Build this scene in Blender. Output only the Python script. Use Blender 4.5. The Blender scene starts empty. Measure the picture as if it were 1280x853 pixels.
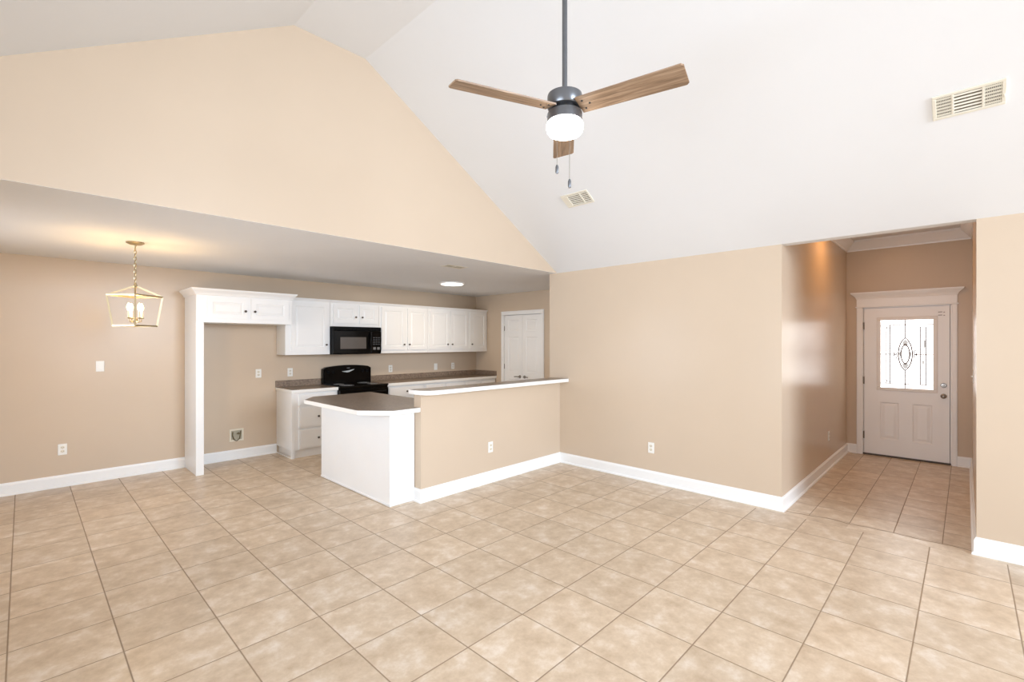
import bpy, bmesh, math, random
from mathutils import Vector, Matrix

random.seed(7)
scene = bpy.context.scene
COL = scene.collection

# ------------------------------------------------------------------ camera
F_PX, W_PX, H_PX = 588.9, 1280, 853
THETA = math.radians(43.937)
CAM_H = 1.5415
cam_d = bpy.data.cameras.new('camera')
cam = bpy.data.objects.new('camera', cam_d)
COL.objects.link(cam)
cam_d.sensor_fit = 'HORIZONTAL'
cam_d.sensor_width = 36.0
cam_d.lens = F_PX / W_PX * 36.0
cam_d.shift_y = (428.3 - H_PX / 2) / W_PX
cam_d.clip_start = 0.05
cam.location = (0, 0, CAM_H)
cam.rotation_euler = (math.pi / 2, 0, THETA - math.pi / 2)
scene.camera = cam

# ------------------------------------------------------------------ world, exposure, daylight and added fill lights
vs = scene.view_settings
vs.view_transform = 'Standard'
vs.look = 'None'
vs.gamma = 1.0
vs.exposure = 0.38
vs.use_curve_mapping = False

world = bpy.data.worlds.new('daylight')
scene.world = world
world.use_nodes = True
bg = world.node_tree.nodes['Background']
bg.inputs['Color'].default_value = (0.93, 0.97, 1.0, 1)
bg.inputs['Strength'].default_value = 1.5

def area(name, loc, direction, sx, sy, power, col=(1, 1, 1), spread=180):
    l = bpy.data.lights.new(name, 'AREA')
    l.shape = 'RECTANGLE'
    l.size, l.size_y = sx, sy
    l.energy = power
    l.color = col
    l.spread = math.radians(spread)
    o = bpy.data.objects.new(name, l)
    COL.objects.link(o)
    o.location = loc
    o.rotation_euler = Vector(direction).to_track_quat('-Z', 'Y').to_euler()
    return o

DAY = (0.75, 0.86, 1.0)
area('rear_daylight', (2.3, -5.40, 2.45), (-0.10, 1, -0.16), 3.2, 2.2, 225, DAY, 130)  # fills the unseen rear glazing, raised so the soffit shades the kitchen wall
area('side_fill', (-1.16, 1.75, 1.50), (1, 0.12, 0.12), 3.0, 1.6, 56, DAY, 110)  # added fill in front of the solid left wall, no window there
area('dining_fill', (-1.16, 5.3, 1.30), (1, -0.1, 0), 1.8, 1.6, 18, DAY, 100)  # added fill for the peninsula's left face, no window behind it
area('hall_lamp_light', (6.4, 0.80, 2.92), (0, 0, -1), 0.3, 0.3, 6.5, (1.0, 0.50, 0.18))

# ------------------------------------------------------------------ mesh helpers
class MB:
    """collects shapes and links them as one mesh"""
    def __init__(s):
        s.v, s.f, s.sm = [], [], []
    def add(s, verts, faces, smooth=False, M=None):
        n = len(s.v)
        for p in verts:
            p = Vector(p)
            s.v.append(tuple(M @ p if M else p))
        for f in faces:
            s.f.append(tuple(i + n for i in f))
            s.sm.append(smooth)
        return s
    def from_bm(s, bm, smooth=False, M=None):
        bm.verts.ensure_lookup_table()
        bm.verts.index_update()
        s.add([v.co.copy() for v in bm.verts], [[v.index for v in f.verts] for f in bm.faces], smooth, M)
        bm.free()
        return s
    def box(s, x0, x1, y0, y1, z0, z1, bev=0.0, seg=1, M=None):
        bm = bmesh.new()
        bmesh.ops.create_cube(bm, size=1.0)
        for v in bm.verts:
            v.co = Vector(((x0 + x1) / 2 + v.co.x * (x1 - x0), (y0 + y1) / 2 + v.co.y * (y1 - y0), (z0 + z1) / 2 + v.co.z * (z1 - z0)))
        if bev > 0:
            bmesh.ops.bevel(bm, geom=list(bm.edges), offset=bev, segments=seg, affect='EDGES', profile=0.5)
        return s.from_bm(bm, False, M)
    def prism(s, pts, axis, a, b, M=None, bev=0.0):
        """closed polygon extruded along axis from a to b; pts are the other two coordinates in cyclic order"""
        def mk(p, t):
            if axis == 0: return (t, p[0], p[1])
            if axis == 1: return (p[0], t, p[1])
            return (p[0], p[1], t)
        n = len(pts)
        v = [mk(p, a) for p in pts] + [mk(p, b) for p in pts]
        f = [tuple(range(n))[::-1], tuple(range(n, 2 * n))]
        f += [(i, (i + 1) % n, n + (i + 1) % n, n + i) for i in range(n)]
        bm = bmesh.new()
        vv = [bm.verts.new(p) for p in v]
        for q in f: bm.faces.new([vv[i] for i in q])
        bmesh.ops.recalc_face_normals(bm, faces=bm.faces)
        if bev > 0:
            bmesh.ops.bevel(bm, geom=list(bm.edges), offset=bev, segments=2, affect='EDGES', profile=0.5)
        return s.from_bm(bm, False, M)
    def lathe(s, prof, n=24, M=None, smooth=True):
        """prof: (r, z) pairs round the local Z axis"""
        v, f = [], []
        k = len(prof)
        for i in range(n):
            a = 2 * math.pi * i / n
            for r, z in prof:
                v.append((r * math.cos(a), r * math.sin(a), z))
        for i in range(n):
            j = (i + 1) % n
            for q in range(k - 1):
                f.append((i * k + q, j * k + q, j * k + q + 1, i * k + q + 1))
        return s.add(v, f, smooth, M)
    def tube(s, pts, r, n=10, M=None, closed=False, smooth=True):
        pts = [Vector(p) for p in pts]
        m = len(pts)
        v, f = [], []
        up = None
        for i, p in enumerate(pts):
            if closed: t = pts[(i + 1) % m] - pts[i - 1]
            else: t = pts[min(i + 1, m - 1)] - pts[max(i - 1, 0)]
            t.normalize()
            if up is None:
                up = Vector((0, 0, 1)) if abs(t.z) < 0.9 else Vector((1, 0, 0))
            a = t.cross(up); a.normalize()
            b = a.cross(t); up = b.copy()
            for k in range(n):
                q = 2 * math.pi * k / n
                v.append(p + a * (r * math.cos(q)) + b * (r * math.sin(q)))
        rng = m if closed else m - 1
        for i in range(rng):
            j = (i + 1) % m
            for k in range(n):
                l = (k + 1) % n
                f.append((i * n + k, i * n + l, j * n + l, j * n + k))
        if not closed:
            f.append(tuple(range(n))[::-1])
            f.append(tuple((m - 1) * n + k for k in range(n)))
        return s.add(v, f, smooth, M)
    def bar(s, p, q, w, h, M=None):
        """square bar between two points"""
        p, q = Vector(p), Vector(q)
        t = (q - p).normalized()
        up = Vector((0, 0, 1)) if abs(t.z) < 0.95 else Vector((1, 0, 0))
        a = t.cross(up).normalized() * (w / 2)
        b = t.cross(a).normalized() * (h / 2)
        v = [p - a - b, p + a - b, p + a + b, p - a + b, q - a - b, q + a - b, q + a + b, q - a + b]
        return s.add(v, [(0, 1, 2, 3), (7, 6, 5, 4), (0, 4, 5, 1), (1, 5, 6, 2), (2, 6, 7, 3), (3, 7, 4, 0)], False, M)
    def build(s, name, mat, parent=None, loc=None, rot=None):
        me = bpy.data.meshes.new(name)
        me.from_pydata([tuple(p) for p in s.v], [], s.f)
        me.validate()
        for p, sm in zip(me.polygons, s.sm): p.use_smooth = sm
        bm = bmesh.new(); bm.from_mesh(me)
        bmesh.ops.recalc_face_normals(bm, faces=bm.faces)
        bm.to_mesh(me); bm.free()
        if any(s.sm):
            try: me.set_sharp_from_angle(angle=math.radians(40))
            except Exception: pass
        me.materials.append(mat)
        o = bpy.data.objects.new(name, me)
        COL.objects.link(o)
        if parent: o.parent = parent
        if loc: o.location = loc
        if rot: o.rotation_euler = rot
        return o

def thing(name, label, cat, loc=(0, 0, 0), rot=(0, 0, 0), group=None):
    o = bpy.data.objects.new(name, None)
    o.empty_display_size = 0.1
    COL.objects.link(o)
    o.location = loc
    o.rotation_euler = rot
    o['label'] = label
    o['category'] = cat
    if group: o['group'] = group
    return o

def struct(o):
    o['kind'] = 'structure'
    return o

def struct_empty(name, loc=(0, 0, 0), rot=(0, 0, 0)):
    o = bpy.data.objects.new(name, None)
    COL.objects.link(o)
    o.location = loc
    o.rotation_euler = rot
    o['kind'] = 'structure'
    return o

def copy_tree(o, parent=None):
    c = o.copy()
    COL.objects.link(c)
    if parent: c.parent = parent
    for ch in list(o.children): copy_tree(ch, c)
    return c

def panel_face(mb, w, h, t, panels, prof, x0=0.0, z0=0.0, yf=0.0):
    """a slab w x h, front at y=yf facing -Y and back at yf+t, whose front carries sunk or raised panels.
    panels: (x0,x1,z0,z1) inside the slab; prof: (inset, depth) steps"""
    xs = sorted({0, w} | {p[0] for p in panels} | {p[1] for p in panels})
    zs = sorted({0, h} | {p[2] for p in panels} | {p[3] for p in panels})
    def P(x, z, d=0.0): return (x0 + x, yf + d, z0 + z)
    for i in range(len(xs) - 1):
        for j in range(len(zs) - 1):
            cx, cz = (xs[i] + xs[i + 1]) / 2, (zs[j] + zs[j + 1]) / 2
            if any(p[0] < cx < p[1] and p[2] < cz < p[3] for p in panels): continue
            mb.add([P(xs[i], zs[j]), P(xs[i + 1], zs[j]), P(xs[i + 1], zs[j + 1]), P(xs[i], zs[j + 1])], [(0, 1, 2, 3)])
    for a, b, c, d in panels:
        loops = [[P(a, c), P(b, c), P(b, d), P(a, d)]]
        for ins, dep in prof:
            loops.append([P(a + ins, c + ins, dep), P(b - ins, c + ins, dep), P(b - ins, d - ins, dep), P(a + ins, d - ins, dep)])
        v = [p for L in loops for p in L]
        f = []
        for k in range(len(loops) - 1):
            for q in range(4):
                r = (q + 1) % 4
                f.append((k * 4 + q, k * 4 + r, k * 4 + 4 + r, k * 4 + 4 + q))
        n = (len(loops) - 1) * 4
        f.append((n, n + 1, n + 2, n + 3))
        mb.add(v, f)
    A = [P(0, 0), P(w, 0), P(w, h), P(0, h), P(0, 0, t), P(w, 0, t), P(w, h, t), P(0, h, t)]
    mb.add(A, [(4, 7, 6, 5), (0, 4, 5, 1), (1, 5, 6, 2), (2, 6, 7, 3), (3, 7, 4, 0)])
    return mb

# ------------------------------------------------------------------ materials
def lin(c):
    return tuple(((x / 255) / 12.92 if x / 255 <= 0.04045 else ((x / 255 + 0.055) / 1.055) ** 2.4) for x in c) + (1.0,)

def mat(name, rgb, rough=0.5, metal=0.0, var=0.04, scale=6.0, bump=0.0, bscale=200.0, spec=0.5, stretch=None):
    m = bpy.data.materials.new(name)
    m.use_nodes = True
    nt = m.node_tree
    b = nt.nodes['Principled BSDF']
    tc = nt.nodes.new('ShaderNodeTexCoord')
    src = tc.outputs['Object']
    if stretch:
        mp = nt.nodes.new('ShaderNodeMapping')
        mp.inputs['Scale'].default_value = stretch
        nt.links.new(src, mp.inputs['Vector'])
        src = mp.outputs['Vector']
    no = nt.nodes.new('ShaderNodeTexNoise')
    no.inputs['Scale'].default_value = scale
    no.inputs['Detail'].default_value = 4
    nt.links.new(src, no.inputs['Vector'])
    cr = nt.nodes.new('ShaderNodeValToRGB')
    c = lin(rgb)
    cr.color_ramp.elements[0].position = 0.3
    cr.color_ramp.elements[1].position = 0.7
    cr.color_ramp.elements[0].color = tuple(x * (1 - var) for x in c[:3]) + (1,)
    cr.color_ramp.elements[1].color = tuple(min(1, x * (1 + var)) for x in c[:3]) + (1,)
    nt.links.new(no.outputs['Fac'], cr.inputs['Fac'])
    nt.links.new(cr.outputs['Color'], b.inputs['Base Color'])
    b.inputs['Roughness'].default_value = rough
    b.inputs['Metallic'].default_value = metal
    b.inputs['Specular IOR Level'].default_value = spec
    if bump > 0:
        n2 = nt.nodes.new('ShaderNodeTexNoise')
        n2.inputs['Scale'].default_value = bscale
        nt.links.new(src, n2.inputs['Vector'])
        bp = nt.nodes.new('ShaderNodeBump')
        bp.inputs['Strength'].default_value = bump
        bp.inputs['Distance'].default_value = 0.002
        nt.links.new(n2.outputs['Fac'], bp.inputs['Height'])
        nt.links.new(bp.outputs['Normal'], b.inputs['Normal'])
    return m

def emis(name, rgb, strength, base=(240, 240, 235)):
    m = mat(name, base, 0.4)
    b = m.node_tree.nodes['Principled BSDF']
    b.inputs['Emission Color'].default_value = lin(rgb)
    b.inputs['Emission Strength'].default_value = strength
    return m

M_WALL = mat('beige_wall_paint', (213, 194, 172), 0.25, var=0.012, scale=2.0, bump=0.06, bscale=260, spec=0.2)
M_CEIL = mat('white_ceiling_paint', (239, 240, 241), 0.8, var=0.008, scale=2.0, bump=0.05, bscale=180, spec=0.2)
M_TRIM = mat('white_trim_paint', (249, 249, 248), 0.35, var=0.01, scale=3.0)
M_CAB = mat('white_cabinet_paint', (247, 247, 246), 0.35, var=0.012, scale=3.0)
M_DOOR = mat('white_door_paint', (238, 234, 228), 0.35, var=0.012, scale=3.0)
M_EDGE = mat('white_laminate_edge', (249, 248, 244), 0.35, var=0.01)
M_KNOB = mat('brushed_nickel', (150, 145, 138), 0.3, 0.9, var=0.05, scale=40)
M_DKNOB = mat('dark_pewter', (96, 90, 84), 0.35, 0.8, var=0.05, scale=40)
M_PLATE = mat('white_plastic', (246, 244, 238), 0.35, var=0.01)
M_IVORY = mat('ivory_plastic', (232, 224, 205), 0.4, var=0.02)
M_SLOT = mat('outlet_slot_shadow', (90, 84, 76), 0.6)
M_BLACK = mat('black_enamel', (6, 6, 7), 0.14, var=0.1, spec=0.2)
M_BLACKG = mat('black_glass', (12, 11, 11), 0.08, var=0.1, spec=0.3)
M_BLACKP = mat('black_plastic', (10, 10, 11), 0.35, var=0.1, spec=0.12)
M_GREYP = mat('grey_print', (120, 120, 120), 0.4)
M_GUN = mat('gunmetal_fan_paint', (112, 114, 118), 0.3, 0.7, var=0.05, scale=30)
M_DARK = mat('dark_motor_gap', (22, 22, 24), 0.5)
M_NICK = mat('champagne_nickel', (184, 168, 136), 0.32, 0.85, var=0.04, scale=30)
M_CANDLE = mat('cream_candle_sleeve', (236, 226, 200), 0.5)
M_HINGE = mat('hinge_steel', (120, 114, 104), 0.35, 0.8)
M_VENT = mat('white_vent_metal', (236, 230, 214), 0.45, var=0.02)
M_DUCT_SHADE = mat('duct_shade', (96, 86, 68), 0.9)
M_THRESH = mat('dark_threshold', (78, 70, 62), 0.5)
M_CAME = mat('lead_came', (120, 108, 104), 0.4, 0.2)
M_BEVEL = None
M_BRASS = mat('brass_valve', (120, 110, 84), 0.35, 0.8)

def laminate():
    m = mat('brown_laminate', (136, 118, 102), 0.3, var=0.25, scale=14, spec=0.5)
    nt = m.node_tree
    b = nt.nodes['Principled BSDF']
    tc = [n for n in nt.nodes if n.type == 'TEX_COORD'][0]
    n2 = nt.nodes.new('ShaderNodeTexNoise'); n2.inputs['Scale'].default_value = 45; n2.inputs['Detail'].default_value = 6
    nt.links.new(tc.outputs['Object'], n2.inputs['Vector'])
    cr = nt.nodes.new('ShaderNodeValToRGB')
    cr.color_ramp.elements[0].position = 0.38; cr.color_ramp.elements[0].color = lin((104, 87, 74))
    cr.color_ramp.elements[1].position = 0.66; cr.color_ramp.elements[1].color = lin((172, 153, 136))
    nt.links.new(n2.outputs['Fac'], cr.inputs['Fac'])
    mx = nt.nodes.new('ShaderNodeMix'); mx.data_type = 'RGBA'; mx.inputs[0].default_value = 0.45
    r1 = [n for n in nt.nodes if n.type == 'VALTORGB'][0]
    nt.links.new(r1.outputs['Color'], mx.inputs[6]); nt.links.new(cr.outputs['Color'], mx.inputs[7])
    nt.links.new(mx.outputs[2], b.inputs['Base Color'])
    return m
M_LAM = laminate()

def wood():
    m = bpy.data.materials.new('weathered_oak')
    m.use_nodes = True
    nt = m.node_tree
    b = nt.nodes['Principled BSDF']
    tc = nt.nodes.new('ShaderNodeTexCoord')
    mp = nt.nodes.new('ShaderNodeMapping'); mp.inputs['Scale'].default_value = (3, 42, 42)
    nt.links.new(tc.outputs['Object'], mp.inputs['Vector'])
    n = nt.nodes.new('ShaderNodeTexNoise'); n.inputs['Scale'].default_value = 1.6; n.inputs['Detail'].default_value = 7; n.inputs['Distortion'].default_value = 0.6
    nt.links.new(mp.outputs['Vector'], n.inputs['Vector'])
    cr = nt.nodes.new('ShaderNodeValToRGB')
    e = cr.color_ramp.elements
    e[0].position = 0.3; e[0].color = lin((112, 90, 70))
    e[1].position = 0.72; e[1].color = lin((184, 158, 132))
    k = e.new(0.5); k.color = lin((150, 123, 98))
    nt.links.new(n.outputs['Fac'], cr.inputs['Fac'])
    nt.links.new(cr.outputs['Color'], b.inputs['Base Color'])
    b.inputs['Roughness'].default_value = 0.5
    return m
M_WOOD = wood()

def floor_mat():
    m = bpy.data.materials.new('beige_ceramic_tile')
    m.use_nodes = True
    nt = m.node_tree
    N = nt.nodes; L = nt.links
    b = N['Principled BSDF']
    geo = N.new('ShaderNodeNewGeometry')
    sep = N.new('ShaderNodeSeparateXYZ'); L.new(geo.outputs['Position'], sep.inputs[0])
    def math_(op, a, c=None, d=None):
        n = N.new('ShaderNodeMath'); n.operation = op
        for i, x in enumerate((a, c, d)):
            if x is None: continue
            if isinstance(x, (int, float)): n.inputs[i].default_value = x
            else: L.new(x, n.inputs[i])
        return n.outputs[0]
    X, Y = sep.outputs[0], sep.outputs[1]
    wob = N.new('ShaderNodeTexNoise'); wob.inputs['Scale'].default_value = 3.2; wob.inputs['Detail'].default_value = 2
    L.new(geo.outputs['Position'], wob.inputs['Vector'])
    wv = math_('MULTIPLY', math_('SUBTRACT', wob.outputs['Fac'], 0.5), 0.16)
    hall = math_('GREATER_THAN', X, 4.735)
    seam_x = math_('ADD', X, wv)
    strip = math_('MULTIPLY', hall, math_('LESS_THAN', seam_x, 4.86))
    def grid(ox, oy, s, g):
        u = math_('DIVIDE', math_('SUBTRACT', X, ox), s)
        v = math_('DIVIDE', math_('SUBTRACT', Y, oy), s)
        def edge(t):
            f = math_('FRACT', t)
            d = math_('MINIMUM', f, math_('SUBTRACT', 1.0, f))
            return math_('MULTIPLY', d, s)
        eu, ev = edge(u), edge(v)
        fu, fv = math_('FLOOR', u), math_('FLOOR', v)
        d = math_('MINIMUM', eu, ev)
        mask = math_('SUBTRACT', 1.0, math_('SMOOTH_MIN', 1.0, math_('DIVIDE', d, g), 0.2))
        mask = math_('MAXIMUM', mask, 0.0)
        # ramp of the tile's rounded edge
        return mask, fu, fv
    ma, ua, va = grid(1.1557, 2.2145, 0.4036, 0.0050)
    mb_, ub, vb = grid(4.90, 0.130, 0.2925, 0.0045)
    # strip: only the irregular seam line
    sd = math_('ABSOLUTE', math_('SUBTRACT', seam_x, 4.86))
    sm = math_('MAXIMUM', math_('SUBTRACT', 1.0, math_('DIVIDE', sd, 0.013)), 0.0)
    sm = math_('MULTIPLY', sm, hall)
    e0 = math_('MAXIMUM', math_('SUBTRACT', 1.0, math_('DIVIDE', math_('ABSOLUTE', math_('SUBTRACT', X, 4.735)), 0.004)), 0.0)
    e0 = math_('MULTIPLY', e0, 0.5)
    hb = math_('MULTIPLY', hall, math_('SUBTRACT', 1.0, strip))
    mask = math_('ADD', math_('MULTIPLY', ma, math_('SUBTRACT', 1.0, hall)), math_('MULTIPLY', mb_, hb))
    mask = math_('MAXIMUM', math_('MAXIMUM', mask, sm), e0)
    # per-tile tone
    cu = math_('ADD', math_('MULTIPLY', ua, math_('SUBTRACT', 1.0, hall)), math_('MULTIPLY', math_('ADD', ub, 57.0), hall))
    cv = math_('ADD', math_('MULTIPLY', va, math_('SUBTRACT', 1.0, hall)), math_('MULTIPLY', math_('ADD', vb, 91.0), hall))
    cmb = N.new('ShaderNodeCombineXYZ'); L.new(cu, cmb.inputs[0]); L.new(cv, cmb.inputs[1])
    wn = N.new('ShaderNodeTexWhiteNoise'); wn.noise_dimensions = '3D'; L.new(cmb.outputs[0], wn.inputs['Vector'])
    # mottling, offset per tile
    off = N.new('ShaderNodeVectorMath'); off.operation = 'MULTIPLY_ADD'
    L.new(wn.outputs['Color'], off.inputs[0]); off.inputs[1].default_value = (9, 9, 9); L.new(geo.outputs['Position'], off.inputs[2])
    n1 = N.new('ShaderNodeTexNoise'); n1.inputs['Scale'].default_value = 7.5; n1.inputs['Detail'].default_value = 9; n1.inputs['Roughness'].default_value = 0.70
    L.new(off.outputs[0], n1.inputs['Vector'])
    cr = N.new('ShaderNodeValToRGB')
    e = cr.color_ramp.elements
    e[0].position = 0.30; e[0].color = lin((190, 166, 139))
    e[1].position = 0.72; e[1].color = lin((233, 220, 205))
    k = e.new(0.52); k.color = lin((212, 191, 166))
    L.new(n1.outputs['Fac'], cr.inputs['Fac'])
    hs = N.new('ShaderNodeHueSaturation')
    L.new(cr.outputs['Color'], hs.inputs['Color'])
    val = math_('ADD', math_('MULTIPLY', wn.outputs['Value'], 0.10), 0.95)
    L.new(val, hs.inputs['Value'])
    mx = N.new('ShaderNodeMix'); mx.data_type = 'RGBA'
    L.new(mask, mx.inputs[0]); L.new(hs.outputs['Color'], mx.inputs[6]); mx.inputs[7].default_value = lin((136, 112, 88))
    L.new(mx.outputs[2], b.inputs['Base Color'])
    rg = math_('ADD', math_('MULTIPLY', mask, 0.4), math_('ADD', math_('MULTIPLY', n1.outputs['Fac'], 0.12), 0.28))
    L.new(rg, b.inputs['Roughness'])
    b.inputs['Specular IOR Level'].default_value = 0.4
    bp = N.new('ShaderNodeBump'); bp.inputs['Strength'].default_value = 0.35; bp.inputs['Distance'].default_value = 0.004
    ht = math_('SUBTRACT', math_('MULTIPLY', n1.outputs['Fac'], 0.25), mask)
    L.new(ht, bp.inputs['Height'])
    L.new(bp.outputs['Normal'], b.inputs['Normal'])
    return m
M_FLOOR = floor_mat()

M_GLOBE = emis('lit_frosted_globe', (255, 250, 240), 9.0)
M_BULB = emis('lit_candle_bulb', (255, 226, 160), 8.0)
M_DISC = emis('lit_disc_diffuser', (255, 250, 238), 4.0)
M_BEVEL = emis('bevelled_glass_backlit', (255, 255, 255), .35, (150, 152, 150))  # slight glow put in for daylight coming through the glass
M_PANE = emis('daylit_door_glass', (255, 255, 255), 2.6)

# ------------------------------------------------------------------ room shell
Yk, Yg, Xb, Xp, H = 6.95, 3.823, 4.81, 6.195, 2.44
XL, YR = -1.23, -5.50              # left and rear wall
Xd = 8.06                          # front-door wall
YH0, YH1 = -0.055, 1.212           # entry hall sides
ZH = 2.95
ZR, XR1, XR2 = 4.05, 1.485, 2.10   # flat top of the vault
SLOPE = (ZR - H) / (Xb - XR2)
ALPHA = math.atan(SLOPE)
ZL = ZR - SLOPE * (XR1 - XL)
T = 0.12

struct(MB().box(XL - T, Xd + T, YR - T, Yk + T, -0.15, 0.0).build('floor', M_FLOOR))
# back wall of kitchen and dining area
struct(MB().box(XL - T, Xp + T, Yk, Yk + T, 0, H).build('wall_back', M_WALL))
# gable wall above the flat kitchen ceiling
struct(MB().prism([(XL, H + .001), (Xb, H + .001), (XR2, ZR), (XR1, ZR)], 1, Yg, Yg + T).build('wall_gable', M_WALL))
# flat ceiling over kitchen and dining area
struct(MB().box(XL - T, Xp + T, Yg + 0.0005, Yk + T, H, H + T).build('ceiling_kitchen', M_CEIL))
# vaulted ceiling
c = MB()
t2 = 0.1
c.prism([(Xb, H), (XR2, ZR), (XR1, ZR), (XL, ZL), (XL, ZL + t2), (XR1 - .03, ZR + t2), (XR2 + .03, ZR + t2), (Xb + T, H + t2 - .02), (Xb + T, H)], 1, YR, Yg)
struct(c.build('ceiling', M_CEIL))
# right wall: main stretch, stretch nearer the viewer
w = MB()
w.box(Xb, Xb + T, YH1, 3.947, 0, H)
w.box(Xb + T, Xp + T, 3.83, 3.947, 0, H)
struct(w.build('wall_right', M_WALL))
struct(MB().box(Xb, Xb + T, YR, YH0, 0, H).build('wall_right_near', M_WALL))
# header above the hall opening
struct(MB().box(Xb + 0.001, Xb + T, YH0, YH1, H + .0015, ZH).build('wall_header', M_WALL))
# hall walls
struct(MB().box(Xb + T, Xd + T, YH1, YH1 + T, 0, ZH).build('wall_hall_left', M_WALL))
struct(MB().box(Xb + T, Xd + T, YH0 - T, YH0, 0, ZH).build('wall_hall_right', M_WALL))
DY0, DY1, DH = 0.128, 1.032, 2.022           # front door opening
w = MB()
w.box(Xd, Xd + T, YH0, DY0, 0, ZH)
w.box(Xd, Xd + T, DY1, YH1, 0, ZH)
w.box(Xd, Xd + T, DY0, DY1, DH, ZH)
struct(w.build('wall_hall_end', M_WALL))
struct(MB().box(Xb + T, Xd + T, YH0 - T, YH1 + T, ZH, ZH + .1).build('ceiling_hall', M_CEIL))
# pantry wall with an opening for the double door
PY0, PY1, PH = 5.262, 6.176, 2.052
w = MB()
w.box(Xp, Xp + T, 3.947, PY0, 0, H)
w.box(Xp, Xp + T, PY1, Yk, 0, H)
w.box(Xp, Xp + T, PY0, PY1, PH, H)
struct(w.build('wall_pantry', M_WALL))
# low wall that carries the bar
struct(MB().box(2.655, Xb, 3.776, 3.890, 0, 1.040).build('wall_partition', M_WALL))
# left wall, and rear wall with unseen glazing set high to shape the light
struct(MB().box(XL - T, XL, YR - T, Yk, 0, ZL).build('wall_left', M_WALL))
RX0_, RX1_ = 0.65, 3.95
w = MB()
zs_ = H + SLOPE * (Xb - RX1_)           # top of the tall glazing's outer frame
w.box(XL, RX0_, YR - T, YR, 0, H); w.box(RX1_, Xb, YR - T, YR, 0, H)
w.box(RX0_, RX1_, YR - T, YR, 0, 1.25)
w.prism([(XL, H), (RX0_, H), (RX0_, H + SLOPE * (RX0_ - XL))], 1, YR - T, YR)
w.prism([(RX1_, H), (Xb, H), (RX1_, zs_)], 1, YR - T, YR)
w.prism([(RX0_, 3.58), (2.3, 3.62), (XR2, ZR), (XR1, ZR)], 1, YR - T, YR)
w.prism([(2.3, 3.62), (2.75, ZR - SLOPE * (2.75 - XR2)), (XR2, ZR)], 1, YR - T, YR)
w.prism([(RX1_, zs_), (2.75, ZR - SLOPE * (2.75 - XR2)), (2.3, 3.62), (2.4, zs_)], 1, YR - T, YR)
struct(w.build('wall_rear', M_WALL))
e = struct_empty('window_1')
m = MB()
for a, b, cc, d in ((RX0_, RX1_, 1.25, 1.31), (RX0_, RX1_, 2.34, 2.40), (RX0_, RX0_ + .06, 1.25, 3.6), (RX1_ - .06, RX1_, 1.25, 2.95), (1.72, 1.77, 1.25, 3.6), (2.85, 2.90, 1.25, 3.2)):
    m.box(a, b, YR - .09, YR - .03, cc, d)
m.build('window_frame', M_TRIM, e)

# baseboards: a profile (out from wall, height) run along a wall
BASE = [(0, 0), (.026, 0), (.026, .012), (.021, .019), (.014, .022), (.014, .103), (.011, .112), (.006, .118), (.004, .127), (0, .127)]
def run(mb, p, q, nrm, prof=BASE, e0=0.0, e1=0.0, z=0.0):
    """e0, e1: mitre at the ends (+1 outside corner, -1 inside corner)"""
    p, q, nrm = Vector((*p, 0)), Vector((*q, 0)), Vector((*nrm, 0))
    t = (q - p).normalized()
    n = len(prof)
    v = []
    for pt, s, e in ((p, -1, e0), (q, 1, e1)):
        for d, h in prof:
            v.append(pt + nrm * d + t * (s * e * d) + Vector((0, 0, h + z)))
    f = [(i, (i + 1) % n, n + (i + 1) % n, n + i) for i in range(n)]
    f += [tuple(range(n))[::-1], tuple(range(n, 2 * n))]
    mb.add(v, f)
m = MB()
run(m, (XL, Yk), (1.385, Yk), (0, -1), e0=-1)
run(m, (1.456, Yk), (2.4585, Yk), (0, -1))
struct(m.build('baseboard_back', M_TRIM))
m = MB()
run(m, (Xb, 3.776), (Xb, YH1), (-1, 0), e0=-1, e1=1)
struct(m.build('baseboard_right', M_TRIM))
m = MB(); run(m, (Xb, YH1), (Xd, YH1), (0, -1), e0=1, e1=-1); struct(m.build('baseboard_hall_left', M_TRIM))
m = MB(); run(m, (Xd, YH0), (Xb, YH0), (0, 1), e0=-1, e1=1); struct(m.build('baseboard_hall_right', M_TRIM))
m = MB(); run(m, (Xb, YH0), (Xb, YR), (-1, 0), e0=1, e1=-1); struct(m.build('baseboard_right_near', M_TRIM))
m = MB()
run(m, (Xd, YH1), (Xd, 1.092), (-1, 0), e0=-1)
run(m, (Xd, 0.076), (Xd, YH0), (-1, 0), e1=-1)
struct(m.build('baseboard_hall_end', M_TRIM))
m = MB()
run(m, (2.655, 3.776), (Xb, 3.776), (0, -1), e0=1, e1=-1)
run(m, (2.655, 3.884), (2.655, 3.776), (-1, 0), e1=1)
struct(m.build('baseboard_partition', M_TRIM))
m = MB()
run(m, (Xp, 5.20), (Xp, 3.947), (-1, 0)); struct(m.build('baseboard_pantry', M_TRIM))
# crown moulding round the hall ceiling
CROWN = [(0, 0), (.012, 0), (.016, .018), (.03, .03), (.052, .062), (.085, .10), (.10, .115), (.10, .14), (0, .14)]
m = MB()
run(m, (Xb + T, YH1), (Xd, YH1), (0, -1), CROWN, e1=-1, z=ZH - .14)
run(m, (Xd, YH1), (Xd, YH0), (-1, 0), CROWN, e0=-1, e1=-1, z=ZH - .14)
run(m, (Xd, YH0), (Xb + T, YH0), (0, 1), CROWN, e0=-1, z=ZH - .14)
struct(m.build('trim_1', M_TRIM))

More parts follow.
